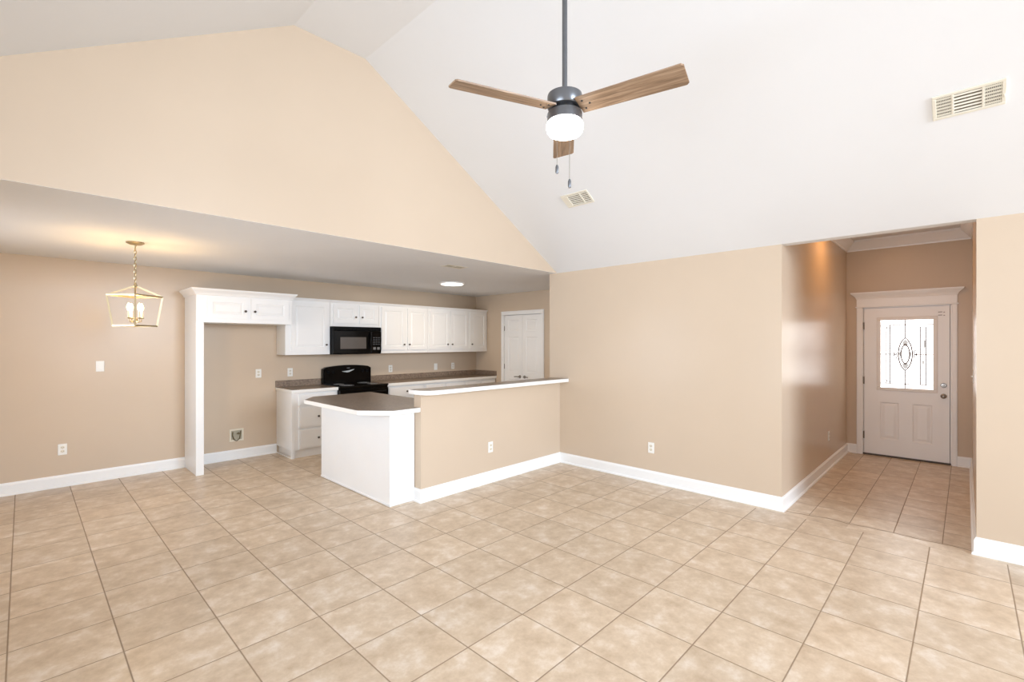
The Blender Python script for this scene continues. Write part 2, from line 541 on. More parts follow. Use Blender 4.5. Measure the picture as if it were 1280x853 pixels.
# ------------------------------------------------------------------ front door (faces -X; local frame: width +X, front -Y)
RZ = (0, 0, -math.pi / 2)
fd = struct_empty('door_1', (Xd, DY1, 0), RZ)       # local x = DY1 - y
fd['label'] = 'white front door with leaded glass at the end of the entry hall'
fd['category'] = 'door'
DW = DY1 - DY0
LW, LZ0, LZ1 = 0.868, 0.022, 2.008
lx = (DW - LW) / 2
leaf = MB()
gx0, gx1, gz0, gz1 = 0.15, 0.744, 0.905, 1.87
PROF6 = [(0.012, 0.010), (0.022, 0.010), (0.05, 0.003)]
pn = [(0.172, 0.372, 0.235, 0.735), (0.512, 0.704, 0.235, 0.735)]
# leaf front with glass opening (hole) and two panels
LH = LZ1 - LZ0
pan = [(a, b, cc - LZ0, d - LZ0) for a, b, cc, d in pn]
# light-blocking panel behind the leaf is added with the casing
hole = (gx0, gx1, gz0 - LZ0, gz1 - LZ0)
panel_face(leaf, LW, LH, 0.044, pan + [hole], PROF6, lx, LZ0, 0.012)
door_leaf = leaf.build('door_leaf', M_TRIM, fd)
# moulded glass surround
m = MB()
def frame_ring(mb, x0, x1, z0, z1, w, y0, y1, bev=.004):
    mb.box(x0, x1, y0, y1, z0, z0 + w, bev); mb.box(x0, x1, y0, y1, z1 - w, z1, bev)
    mb.box(x0, x0 + w, y0, y1, z0 + w, z1 - w, bev); mb.box(x1 - w, x1, y0, y1, z0 + w, z1 - w, bev)
frame_ring(m, lx + gx0 - .012, lx + gx1 + .012, gz0 - .012, gz1 + .012, .045, -.002, .02, .006)
m.build('glass_surround', M_DOOR, fd)
px0, px1, pz0, pz1 = lx + gx0 + .033, lx + gx1 - .033, gz0 + .033, gz1 - .033
pane = MB().box(px0 - .004, px1 + .004, .0105, .0118, pz0 - .004, pz1 + .004).build('glass_pane', M_PANE, fd)
def pw(u, v): return (px0 + (px1 - px0) * u, .0095, pz1 - (pz1 - pz0) * v)
m = MB()
R_ = .0062
for a, b in [((.185, .07), (.185, .94)), ((.11, .10), (.11, .94)), ((.77, .10), (.77, .94)), ((.87, .10), (.87, .94)), ((0, .504), (.30, .504)), ((.67, .504), (1, .504)),
             ((0, .07), (1, .07)), ((0, .94), (1, .94)), ((.483, 0), (.483, .27)), ((.483, .735), (.483, 1))]:
    m.tube([pw(*a), pw(*b)], R_, 6)
# pointed oval in the middle with scrolls
for k in (1.0, .62):
    pts = []
    for i in range(28):
        a = 2 * math.pi * i / 28
        s = math.sin(a)
        pts.append(pw(.483 + .135 * k * math.copysign(abs(s) ** 1.35, s), .50 - .235 * k * math.cos(a)))
    m.tube(pts, .008, 6, closed=True)
for sx in (-1, 1):
    for sz in (-1, 1):
        m.tube([pw(.483 + sx * .19 + sx * .035 * math.cos(t) * (1 - .06 * t), .504 + sz * .03 - sz * .028 * math.sin(t)) for t in [i * .5 for i in range(12)]], R_, 6)
        for vx in (.148, .82):
            if sx > 0: m.tube([pw(vx + .03 * math.cos(t), .504 + sz * .40 + .014 * math.sin(t)) for t in [i * .5 for i in range(9)]], R_ * .8, 6)
m.build('lead_came', M_CAME, pane)
m = MB()
for u, v, a, b in [(.483, .34, .06, .055), (.483, .67, .065, .05), (.385, .50, .028, .04), (.575, .50, .028, .04), (.845, .35, .022, .085), (.82, .62, .022, .05), (.15, .45, .012, .09)]:
    pts = [(0, -b), (a, -b * .3), (a * .6, b * .6), (0, b), (-a * .6, b * .6), (-a, -b * .3)]
    q = [pw(u + p[0], v + p[1]) for p in pts]
    m.add([(p[0], .0098, p[2]) for p in q] + [(pw(u, v)[0], .0075, pw(u, v)[2])], [(i, (i + 1) % 6, 6) for i in range(6)])
m.build('bevelled_glass', M_BEVEL, pane)
# casing: side legs, frieze and crown head
m = MB()
for a, b in ((-.064, .006), (DW - .006, DW + .052)):
    m.box(a, b, -.020, 0, 0, 2.02, .004)
    m.box(a + .012, b - .012, -.025, -.012, 0, 2.02, .003)
m.box(-.064, .012, .0, .1, 0, DH); m.box(DW - .012, DW + .004, 0, .1, 0, DH); m.box(0, DW, .0, .1, DH - .012, DH + .01)
m.box(0, DW, .062, .075, 0, DH)  # unseen panel added behind the leaf to stop light at the gaps
m.build('door_casing', M_TRIM, fd)
m = MB()
m.box(-.076, DW + .066, -.030, 0, 2.020, 2.036, .004)
m.box(-.064, DW + .052, -.022, 0, 2.036, 2.135, .002)
levels = [(2.135, 0.0), (2.150, .006), (2.165, .012), (2.185, .030), (2.205, .052), (2.213, .058), (2.228, .062)]
x0_, x1_, yb_ = -.066, DW + .054, -.024
v, f = [], []
for z, o in levels:
    v += [(x0_ - o, 0, z), (x0_ - o, yb_ - o, z), (x1_ + o, yb_ - o, z), (x1_ + o, 0, z)]
for k in range(len(levels) - 1):
    for q in range(4):
        r = (q + 1) % 4
        f.append((k * 4 + q, k * 4 + r, k * 4 + 4 + r, k * 4 + 4 + q))
n = 4 * (len(levels) - 1)
f += [(0, 1, 2, 3), (n + 3, n + 2, n + 1, n)]
m.add(v, f)
m.build('door_head', M_TRIM, fd)
MB().box(.004, DW - .004, -.004, .1, 0.001, .022, .003).build('threshold', M_THRESH, fd)
for hz in (0.27, 1.02, 1.77):
    m = MB(); m.tube([(lx - .004, .004, hz - .05), (lx - .004, .004, hz + .05)], .0085, 10); m.build('hinge', M_HINGE, fd)
RX90 = Matrix.Rotation(math.pi / 2, 4, 'X')   # local +Z -> -Y
def at(x, y, z, M=RX90): return Matrix.Translation((x, y, z)) @ M
KX = DY1 - 0.203
m = MB(); m.lathe([(0, 0), (.031, 0), (.031, .006), (.012, .010), (.011, .03), (.022, .036), (.029, .048), (.027, .060), (.015, .067), (0, .068)], 24, at(KX, .012, .862)); m.build('door_knob', M_KNOB, fd)
m = MB(); m.lathe([(0, 0), (.030, 0), (.030, .008), (.024, .014), (0, .015)], 24, at(KX, .012, .998)); m.box(KX - .006, KX + .006, -.018, .0, .982, 1.014, .003); m.build('deadbolt', M_KNOB, fd)
m = MB()
for zz in (1.925, 1.885):
    m.box(DY1 - .255, DY1 - .215, .0095, .0125, zz, zz + .007, .001); m.box(DY1 - .205, DY1 - .19, .0095, .0125, zz - .004, zz + .003, .001)
m.build('scuff_mark', M_CAME, fd)

# ------------------------------------------------------------------ pantry double door
pd = struct_empty('door_2', (Xp, PY1, 0), RZ)
pd['label'] = 'white double pantry door with four raised panels beside the kitchen cabinets'
pd['category'] = 'door'
PW = PY1 - PY0
m = MB()
for a, b in ((-.062, .008), (PW - .008, PW + .062)):
    m.box(a, b, -.016, 0, 0, PH - .0085, .004); m.box(a + .014, b - .014, -.021, -.010, 0, PH - .009, .003)
m.box(-.062, PW + .062, -.016, 0, PH - .008, PH + .062, .004); m.box(-.048, PW + .048, -.021, -.010, PH + .006, PH + .048, .003)
m.box(-.01, .010, 0, .1, 0, PH); m.box(PW - .010, PW + .01, 0, .1, 0, PH); m.box(0, PW, 0, .1, PH - .010, PH + .01)
m.box(0, PW, .060, .075, 0, PH)  # hidden backing added so no light leaks round the pantry leaves
m.build('door_casing', M_TRIM, pd)
lw = (PW - .026) / 2
for k in range(2):
    ox = .011 + k * (lw + .004)
    m = MB()
    pw_ = lw - .2
    panel_face(m, lw, PH - .03, .035, [(.09, lw - .09, .10, .86), (.09, lw - .09, .99, 1.63), (.09, lw - .09, 1.735, 1.94)], [(.012, .009), (.02, .009), (.045, .003)], ox, .012, .008)
    m.box(ox + lw * .1, ox + lw * .9, .02, .03, .02, .05)
    lf = m.build('door_leaf', M_TRIM, pd)
    hx = ox + (lw - .055 if k == 0 else .055)
    sgn = -1 if k == 0 else 1
    h = MB()
    h.lathe([(0, 0), (.027, 0), (.027, .008), (.012, .012), (.010, .04), (0, .04)], 20, at(hx, .008, .925))
    h.tube([(hx, -.032, .925), (hx + sgn * .05, -.036, .928), (hx + sgn * .105, -.032, .922)], .009, 10)
    h.build('lever_handle', M_KNOB, lf)
    for hz in (.25, 1.10, 1.80):
        g = MB(); xx = .006 if k == 0 else PW - .006
        g.tube([(xx, .002, hz - .045), (xx, .002, hz + .045)], .008, 10); g.build('hinge', M_HINGE, lf)

# ------------------------------------------------------------------ cabinet parts
DPROF = [(0.005, 0.009), (0.013, 0.009), (0.032, 0.003)]
def knob(parent, x, y, z, mt=None):
    m = MB()
    m.lathe([(0, 0), (.008, 0), (.006, .010), (.009, .014), (.0145, .019), (.0145, .024), (.010, .028), (0, .029)], 16, at(x, y, z))
    return m.build('knob', mt or M_DKNOB, parent)
def cab_door(parent, x0, x1, z0, z1, yf, kn=None, hinge=None, name='door', frame=.055):
    m = MB()
    panel_face(m, x1 - x0, z1 - z0, .018, [(frame, x1 - x0 - frame, frame, z1 - z0 - frame)] if min(x1 - x0, z1 - z0) > 2.4 * frame else [], DPROF, x0, z0, yf - .018)
    d = m.build(name, M_CAB, parent)
    if kn: knob(d, kn[0], yf - .018, kn[1])
    if hinge:
        hx = x0 - .006 if hinge < 0 else x1 + .006
        for hz in (z0 + min(.07, (z1 - z0) * .25), z1 - min(.07, (z1 - z0) * .25)):
            g = MB(); g.tube([(hx, yf - .006, hz - .022), (hx, yf - .006, hz + .022)], .006, 8); g.box(min(hx, hx + hinge * .014), max(hx, hx + hinge * .014), yf - .003, yf, hz - .02, hz + .02)
            g.build('hinge', M_CAB, d)
    return d
def crown_loft(mb, x0, x1, yb, yf, levels, left=True, right=True, front=True):
    v, f = [], []
    for z, o in levels:
        a = x0 - (o if left else 0); b = x1 + (o if right else 0)
        y_ = yf - (o if front else 0)
        v += [(a, yb, z), (a, y_, z), (b, y_, z), (b, yb, z)]
    for k in range(len(levels) - 1):
        for q in range(4):
            r = (q + 1) % 4
            f.append((k * 4 + q, k * 4 + r, k * 4 + 4 + r, k * 4 + 4 + q))
    n = 4 * (len(levels) - 1)
    f += [(0, 1, 2, 3), (n + 3, n + 2, n + 1, n)]
    mb.add(v, f)

# refrigerator surround: tall side panel, bridge cabinet with two doors, crown (world coordinates, base at the panel's foot)
FY, UY = 6.39, 6.63
def W2L(o): return Vector(o.location)
class Local:
    """build parts in world coordinates under a thing whose origin is elsewhere (no rotation)"""
    pass
def rebase(root):
    """shift part meshes built in world coordinates to the root's own frame"""
    off = Vector(root.location)
    def go(o):
        for ch in o.children:
            if ch.type == 'MESH' and not ch.get('_done'):
                ch.data.transform(Matrix.Translation(-off)); ch['_done'] = 1
            go(ch)
    go(root)
    def clean(o):
        for ch in o.children:
            if '_done' in ch: del ch['_done']
            clean(ch)
    clean(root)

fs = thing('refrigerator_surround', 'tall white side panel and bridge cabinet framing the empty refrigerator niche', 'cabinet', (1.42, 6.67, 0))
m = MB()
m.box(1.385, 1.456, FY, Yk - .001, 0, 2.115, .002)
m.box(1.381, 1.460, FY - .006, FY + .01, 0, 1.775, .002)
m.build('side_panel', M_CAB, fs)
m = MB()
m.box(1.456, 2.455, FY, Yk - .001, 1.776, 2.115, .002)
m.build('cabinet_box', M_CAB, fs)
SC = [(2.095, .002), (2.103, .010), (2.112, .012), (2.130, .024), (2.150, .044), (2.158, .050), (2.172, .054)]
m = MB(); crown_loft(m, 1.380, 2.456, UY - .024, FY - .004, SC)
crown_loft(m, 1.380, 2.456, Yk - .001, UY - .024, [(z, o) for z, o in SC], True, False, False); m.build('crown_moulding', M_CAB, fs)
cab_door(fs, 1.492, 1.925, 1.825, 2.075, FY, (1.893, 1.922), -1)
cab_door(fs, 1.962, 2.408, 1.825, 2.075, FY, (2.000, 1.922), 1)
rebase(fs)

UCROWN = [(2.118, .001), (2.124, .006), (2.134, .010), (2.146, .022), (2.152, .024), (2.158, .024)]
def wall_cabinet(label, x0, x1, z0, doors, left=False, right=False, kind='wall_cabinet'):
    o = thing(kind, label, 'cabinet', ((x0 + x1) / 2, (UY + Yk) / 2, z0), group='white wall cabinets above the counter')
    m = MB(); m.box(x0 + .0006, x1 - .0006, UY, Yk - .001, z0, 2.128, .0015); m.build('cabinet_box', M_CAB, o)
    m = MB(); crown_loft(m, x0, x1, Yk - .001, UY, UCROWN, left, right); m.build('crown_moulding', M_CAB, o)
    for (a, b, kx, kz, hg) in doors:
        cab_door(o, a, b, z0 + .055 if z0 < 1.5 else z0 + .050, 2.098, UY, (kx, kz), hg)
    rebase(o)
    return o
ZB = 1.370
wall_cabinet('white single-door wall cabinet left of the black microwave', 2.460, 3.082, ZB, [(2.535, 3.046, 3.018, 1.508, -1)])
wall_cabinet('short white two-door wall cabinet directly above the black microwave', 3.084, 3.872, 1.776, [(3.130, 3.496, 3.470, 1.920, -1), (3.540, 3.836, 3.576, 1.920, 1)])
wall_cabinet('white two-door wall cabinet just right of the black microwave', 3.874, 4.803, ZB, [(3.912, 4.352, 4.318, 1.508, -1), (4.392, 4.782, 4.420, 1.508, 1)])
wall_cabinet('white two-door wall cabinet second from the pantry corner', 4.805, 5.722, ZB, [(4.832, 5.262, 5.215, 1.508, -1), (5.286, 5.698, 5.318, 1.508, 1)])
wall_cabinet('narrow white single-door wall cabinet at the pantry corner end', 5.724, Xp - .006, ZB, [(5.744, 6.148, 5.785, 1.508, 1)])

# ------------------------------------------------------------------ microwave
mwv = thing('microwave', 'black over-range microwave under the short wall cabinet', 'microwave', (3.475, 6.75, 1.366))
MX0, MX1, MZ0, MZ1, MY = 3.090, 3.866, 1.366, 1.7745, 6.565
m = MB(); m.box(MX0, MX1, MY, Yk - .002, MZ0, MZ1, .004); m.build('body', M_BLACKP, mwv)
m = MB(); m.box(MX0 + .004, 3.690, MY - .028, MY, MZ0 + .012, MZ1 - .058, .008, 2)
md = m.build('door', M_BLACK, mwv)
m = MB(); m.box(3.195, 3.605, MY - .0305, MY - .027, 1.447, 1.620, .001); m.build('door_window', mat('microwave_window', (92, 86, 82), 0.12, var=0.06), md)
m = MB(); m.tube([(3.668, MY - .03, 1.45), (3.668, MY - .058, 1.48), (3.668, MY - .058, 1.66), (3.668, MY - .03, 1.69)], .010, 10); m.build('door_handle', M_BLACKP, md)
m = MB(); m.box(3.694, MX1 - .004, MY - .024, MY, MZ0 + .012, MZ1 - .058, .006, 2); cp = m.build('control_panel', M_BLACK, mwv)
m = MB(); m.box(3.718, 3.838, MY - .0265, MY - .0235, 1.640, 1.680, .001); m.build('display', M_BLACKG, cp)
m = MB()
for i in range(3):
    for j in range(4):
        m.box(3.722 + i * .042, 3.750 + i * .042, MY - .026, MY - .0235, 1.505 + j * .033, 1.524 + j * .033, .002)
m.build('keypad', mat('keypad_grey', (70, 70, 72), 0.4), cp)
for x in (3.722, 3.79):
    m = MB(); m.box(x, x + .045, MY - .0265, MY - .0235, 1.430, 1.470, .003); m.build('button', M_GREYP, cp)
m = MB(); m.box(MX0 + .004, MX1 - .004, MY - .020, MY, MZ1 - .055, MZ1 - .003, .004)
for k in range(5): m.box(MX0 + .03, MX1 - .03, MY - .024, MY - .018, MZ1 - .048 + k * .009, MZ1 - .044 + k * .009)
m.build('vent_grille', M_BLACKP, mwv)
rebase(mwv)

# ------------------------------------------------------------------ range
rg = thing('kitchen_range', 'black electric range with curved backguard under the microwave', 'stove', (3.478, 6.62, 0))
RX0, RX1, RF = 3.090, 3.866, 6.345
m = MB(); m.box(RX0, RX1, RF + .02, 6.935, .06, .895, .003); m.box(RX0 + .03, RX1 - .03, RF + .07, 6.92, 0, .06); m.build('body', M_BLACK, rg)
m = MB(); m.box(RX0 - .001, RX1 + .001, RF - .008, 6.90, .895, .917, .006, 2); ct = m.build('cooktop', M_BLACKG, rg)
for bx_, by_, br in ((3.27, 6.49, .10), (3.68, 6.49, .075), (3.27, 6.74, .075), (3.68, 6.74, .10)):
    m = MB()
    for rr in (br, br * .72, br * .44):
        m.tube([(bx_ + rr * math.cos(a), by_ + rr * math.sin(a), .9172) for a in [2 * math.pi * i / 28 for i in range(28)]], .0018, 5, closed=True)
    m.build('burner_ring', M_GREYP, ct)
prof = []
for i in range(17):
    t = i / 16
    x = RX0 + (RX1 - RX0) * t
    prof.append((x, 1.160 + .034 * math.sin(math.pi * t) ** .8 - (.018 if i in (0, 16) else 0)))
m = MB()
pts = [(RX0, .9)] + prof + [(RX1, .9)]
nn = len(pts)
m.prism(pts, 1, 6.862, 6.938, bev=.006)
m.prism([(RX0 + .012, .925)] + [(RX0 + .012 + (p[0] - RX0) * (RX1 - RX0 - .024) / (RX1 - RX0), p[1] - .02) for p in prof] + [(RX1 - .012, .925)], 1, 6.852, 6.866)
bgd = m.build('backguard', M_BLACK, rg)
m = MB()
v = []
for k, (w_, dz) in enumerate(((.10, .022), (.10, .0), (.075, -.012))): pass
sw = [(-.105, .004), (-.06, .006), (-.02, .010), (.02, .016), (.06, .026), (.10, .030), (.085, .020), (.05, .004), (.02, -.010), (-.02, -.016), (-.06, -.010), (-.095, -.002)]
m.prism([(3.478 + a, 1.098 + b) for a, b in sw], 1, 6.8485, 6.853)
m.build('glare_swoosh', mat('painted_glare_grey', (205, 208, 206), 0.25), bgd)  # pale swoosh painted as a reflection on the glossy backguard
m = MB(); m.prism([(3.478 + .028 * math.cos(a), 1.148 + .006 * math.sin(a)) for a in [2 * math.pi * i / 14 for i in range(14)]], 1, 6.8485, 6.853); m.build('badge', M_GREYP, bgd)
for kx in (3.16, 3.235, 3.72, 3.795):
    m = MB(); m.lathe([(0, 0), (.024, 0), (.024, .008), (.017, .012), (.015, .026), (0, .027)], 20, at(kx, 6.852, 1.095)); m.box(kx - .004, kx + .004, 6.82, 6.83, 1.078, 1.112, .001)
    m.build('burner_knob', M_BLACKP, bgd)
m = MB(); m.box(RX0 + .004, RX1 - .004, RF - .012, RF + .02, .235, .865, .006, 2); od = m.build('oven_door', M_BLACK, rg)
m = MB(); m.box(RX0 + .13, RX1 - .13, RF - .0145, RF - .011, .38, .68, .001); m.build('oven_window', M_BLACKG, od)
m = MB(); m.tube([(RX0 + .06, RF - .012, .815), (RX0 + .06, RF - .05, .815), (RX1 - .06, RF - .05, .815), (RX1 - .06, RF - .012, .815)], .011, 10); m.build('oven_handle', M_BLACKP, od)
m = MB(); m.box(RX0 + .004, RX1 - .004, RF - .008, RF + .02, .075, .225, .005, 2); m.build('drawer', M_BLACK, rg)
rebase(rg)

# ------------------------------------------------------------------ base cabinets and counters
CY, CF = 6.40, 6.365
def drawer(o, x0, x1, z0, z1, yf, k=True):
    m = MB(); panel_face(m, x1 - x0, z1 - z0, .018, [], DPROF, x0, z0, yf - .018)
    m.box(x0 + .012, x1 - .012, yf - .0215, yf - .017, z0 + .012, z1 - .012, .003)
    d = m.build('drawer', M_CAB, o)
    if k: knob(d, (x0 + x1) / 2, yf - .0215, (z0 + z1) / 2)
def base_body(o, x0, x1, left=False):
    m = MB()
    m.box(x0, x1, CY, Yk - .001, .105, .8695, .0015)
    m.box(x0 + (.031 if left else 0), x1, CY + (.018 if left else .05), Yk - .001, 0, .1055, .001)
    if left:
        m.box(x0 - .004, x0 + .03, CY - .004, CY + .03, .0, .8695, .001)
        m.box(x0 - .008, x0, CY - .004, Yk - .03, 0, .018, .003)
    m.build('cabinet_box', M_CAB, o)
b1 = thing('base_cabinet', 'white three-drawer base cabinet left of the black range', 'cabinet', (2.765, 6.68, 0))
base_body(b1, 2.459, 3.084, True)
for z0, z1 in ((.700, .842), (.398, .676), (.118, .374)): drawer(b1, 2.548, 3.055, z0, z1, CY)
rebase(b1)
units = [(3.874, 4.560, 'white drawer base cabinet right of the black range', 1), (4.561, 5.420, 'white base cabinet mid-run behind the raised bar', 2), (5.421, Xp - .006, 'white base cabinet beside the pantry door', 2)]
for x0, x1, lab, nd in units:
    o = thing('base_cabinet', lab, 'cabinet', ((x0 + x1) / 2, 6.68, 0))
    base_body(o, x0, x1)
    wv = (x1 - x0 - .06 - .03 * (nd - 1)) / nd
    for k in range(nd):
        a = x0 + .03 + k * (wv + .03)
        drawer(o, a, a + wv, .700, .842, CY)
        cab_door(o, a, a + wv, .125, .676, CY, (a + (wv - .03 if k == 0 else .03), .63))
    rebase(o)

def slab_round(mb, pts, z0, z1, rad):
    """polygon slab with rounded top rim"""
    mb.prism(pts, 2, z0, z1, bev=rad)

def counter(name, label, pts, z0, z1, splash=(), cat='countertop'):
    cx = sum(p[0] for p in pts) / len(pts); cy = sum(p[1] for p in pts) / len(pts)
    o = thing(name, label, cat, (cx, cy, z0))
    m = MB(); m.prism(pts, 2, z0, z1 - .0012, bev=.005); m.build('edge_band', M_EDGE, o)
    ins = []
    n = len(pts)
    q = [((p[0] - cx), (p[1] - cy)) for p in pts]
    # laminate sheet inset a little from the rim
    for i in range(n):
        a, b, c_ = Vector(pts[i - 1]), Vector(pts[i]), Vector(pts[(i + 1) % n])
        d1 = (b - a).normalized(); d2 = (c_ - b).normalized()
        n1 = Vector((-d1.y, d1.x)); n2 = Vector((-d2.y, d2.x))
        bis = (n1 + n2); bis = bis / max(.2, bis.dot(n1))
        ins.append(tuple(b + bis * .006))
    m = MB(); m.prism(ins, 2, z1 - .004, z1); m.build('laminate_top', M_LAM, o)
    if splash:
        m = MB()
        for s in splash: m.box(*s, .003)
        m.build('backsplash', M_LAM, o)
    rebase(o)
    return o
counter('countertop', 'short brown laminate countertop left of the black range', [(2.445, CF), (3.084, CF), (3.084, Yk - .001), (2.445, Yk - .001)], .870, .914,
        [(2.445, 3.084, Yk - .020, Yk - .001, .914, 1.005)])
counter('countertop', 'long brown laminate countertop running from the range to the pantry corner', [(3.873, CF), (Xp - .001, CF), (Xp - .001, Yk - .001), (3.873, Yk - .001)], .870, .914,
        [(3.873, Xp - .001, Yk - .020, Yk - .001, .914, 1.005), (Xp - .020, Xp - .001, CF + .005, Yk - .02, .914, 1.005)])

# peninsula: cabinet and its counter
pc = thing('peninsula_cabinet', 'white panelled peninsula cabinet at the end of the half wall', 'cabinet', (2.70, 4.60, 0))
PX0, PY_0, PY_1, PX1 = 2.388, 3.888, 5.345, 3.02
m = MB(); m.box(PX0, PX1, PY_0 + .004, PY_1, 0.0, .8695, .002); m.build('cabinet_box', M_CAB, pc)
m = MB()
m.box(PX0 - .004, 2.640, PY_0 - .004, PY_0 + .006, 0, .8695, .002)
m.box(2.405, 2.425, PY_0 - .0055, PY_0, .02, .8695, .001)
m.box(2.618, 2.650, PY_0 - .012, PY_0 + .006, 0, .8695, .002)
m.build('end_panel', M_CAB, pc)
m = MB(); m.box(PX0 - .005, PX0 + .003, PY_0, PY_1, 0, .8695, .001); m.box(PX0 - .014, PX0, PY_0 - .012, PY_1, 0, .02, .004); m.box(PX0 - .014, 2.640, PY_0 - .014, PY_0, 0, .02, .004)
m.build('side_panel', M_CAB, pc)
rebase(pc)
# doors on the kitchen side (facing +X)
for k in range(3):
    a = 3.95 + k * .46
    m = MB(); panel_face(m, .43, .70, .018, [(.055, .375, .055, .645)], DPROF, 0, 0, -.018)
    Mx = Matrix.Translation((PX1 - 2.70, a - 4.60, .13)) @ Matrix.Rotation(math.pi / 2, 4, 'Z')
    mm = MB(); mm.add(m.v, m.f, False, Mx); d = mm.build('door', M_CAB, pc)
    kk = MB(); kk.lathe([(0, 0), (.008, 0), (.006, .010), (.0145, .019), (.0145, .024), (0, .029)], 14, Mx @ at(.38, -.018, .62)); kk.build('knob', M_DKNOB, d)
counter('countertop', 'brown laminate peninsula countertop with white edge and clipped corners',
        [(2.133, 4.035), (2.350, 3.778), (2.654, 3.778), (2.654, 3.8915), (3.065, 3.8915), (3.065, 5.450), (2.325, 5.450), (2.133, 5.215)], .870, .914)
# raised bar on the half wall
bar_pts = [(2.600, 3.905), (2.600, 3.800)]
for i in range(7):
    a = math.pi * (1.0 + .5 * i / 6)
    bar_pts.append((2.735 + .128 * math.cos(a), 3.766 + .136 * math.sin(a)))
bar_pts += [(Xb - .002, 3.630), (Xb - .002, 3.905)]
counter('bar_top', 'long narrow raised bar top with white edge on the beige half wall', bar_pts, 1.040, 1.084, cat='bar top')

# ------------------------------------------------------------------ wall plates
def plate_base(name, label, cat, loc, rotz, kind, group=None):
    o = thing(name, label, cat, loc, (0, 0, rotz), group)
    m = MB(); m.box(-.036, .036, -.006, 0, -.059, .059, .004, 2); m.build('cover_plate', M_PLATE, o)
    if kind == 'outlet':
        for s in (-1, 1):
            m = MB(); m.prism([(.017 * math.cos(a), s * .0205 + .0145 * math.sin(a)) for a in [2 * math.pi * i / 16 for i in range(16)]], 1, -.0085, -.004)
            r = m.build('receptacle', M_IVORY, o)
            m = MB(); m.box(-.0085, -.0060, -.0092, -.008, s * .0205 - .003, s * .0205 + .006); m.box(.0060, .0085, -.0092, -.008, s * .0205 - .003, s * .0205 + .006); m.box(-.002, .002, -.0092, -.008, s * .0205 - .010, s * .0205 - .006)
            m.build('slot', M_SLOT, r)
        m = MB(); m.lathe([(0, 0), (.003, 0), (.002, .002), (0, .002)], 10, at(0, -.006, 0)); m.build('screw', M_IVORY, o)
    elif kind == 'rocker':
        m = MB(); m.box(-.0165, .0165, -.0105, -.004, -.033, .033, .002); m.build('rocker', M_PLATE, o)
    else:
        m = MB(); m.box(-.005, .005, -.020, -.004, -.004, .012, .002); m.build('toggle', M_PLATE, o)
        for s in (-1, 1):
            m = MB(); m.lathe([(0, 0), (.003, 0), (.002, .002), (0, .002)], 10, at(0, -.006, s * .03)); m.build('screw', M_IVORY, o)
    return o
G = 'white wall plates'
plate_base('light_switch', 'white light switch plate on the dining wall below the lantern', 'light switch', (.595, Yk, 1.276), 0, 'rocker')
plate_base('wall_outlet', 'white outlet low on the dining wall near the baseboard', 'outlet', (.292, Yk, .399), 0, 'outlet', 'white wall outlets')
plate_base('wall_outlet', 'white outlet inside the empty refrigerator niche', 'outlet', (2.227, Yk, 1.119), 0, 'outlet', 'white wall outlets')
plate_base('wall_outlet', 'white outlet above the short countertop left of the range', 'outlet', (2.645, Yk, 1.116), 0, 'outlet', 'white wall outlets')
plate_base('wall_outlet', 'white outlet on the kitchen wall just right of the black range', 'outlet', (4.274, Yk, 1.102), 0, 'outlet', 'white wall outlets')
plate_base('light_switch', 'white switch plate above the long countertop, left of the rightmost plate', 'light switch', (5.209, Yk, 1.101), 0, 'toggle')
plate_base('wall_outlet', 'white outlet above the long countertop nearest the pantry corner', 'outlet', (5.608, Yk, 1.102), 0, 'outlet', 'white wall outlets')
plate_base('wall_outlet', 'white outlet on the beige half wall under the raised bar', 'outlet', (3.576, 3.776, .388), 0, 'outlet', 'white wall outlets')
plate_base('wall_outlet', 'white outlet low on the wide beige wall right of the bar', 'outlet', (Xb, 2.501, .379), -math.pi / 2, 'outlet', 'white wall outlets')
plate_base('wall_outlet', 'white outlet low on the left wall of the entry hall', 'outlet', (6.849, YH1, .397), 0, 'outlet', 'white wall outlets')
plate_base('light_switch', 'white switch seen edge-on on the right wall of the entry hall', 'light switch', (6.55, YH0, 1.20), math.pi, 'toggle')

# ice-maker water box
ib = thing('water_outlet_box', 'white icemaker water box recessed low in the refrigerator niche wall', 'water box', (1.958, Yk, .317))
m = MB()
frame_ring(m, -.085, .085, -.082, .082, .022, -.008, 0, .002)
m.build('frame', M_IVORY, ib)
m = MB(); m.box(-.064, .064, -.004, -.001, -.062, .062); m.build('back_panel', mat('box_shadow_grey', (176, 170, 150), 0.6), ib)
m = MB(); m.tube([(-.045, -.012, .045), (-.05, -.014, 0), (-.03, -.016, -.055), (0, -.018, -.075), (.035, -.016, -.05), (.045, -.014, .01), (.05, -.012, .05)], .006, 8); m.build('water_line', M_BRASS, ib)
m = MB(); m.lathe([(0, 0), (.012, 0), (.012, .02), (.007, .024), (0, .024)], 14, at(.02, -.004, .02)); m.box(-.005, .05, -.034, -.026, .014, .026, .003); m.build('valve', M_BRASS, ib)

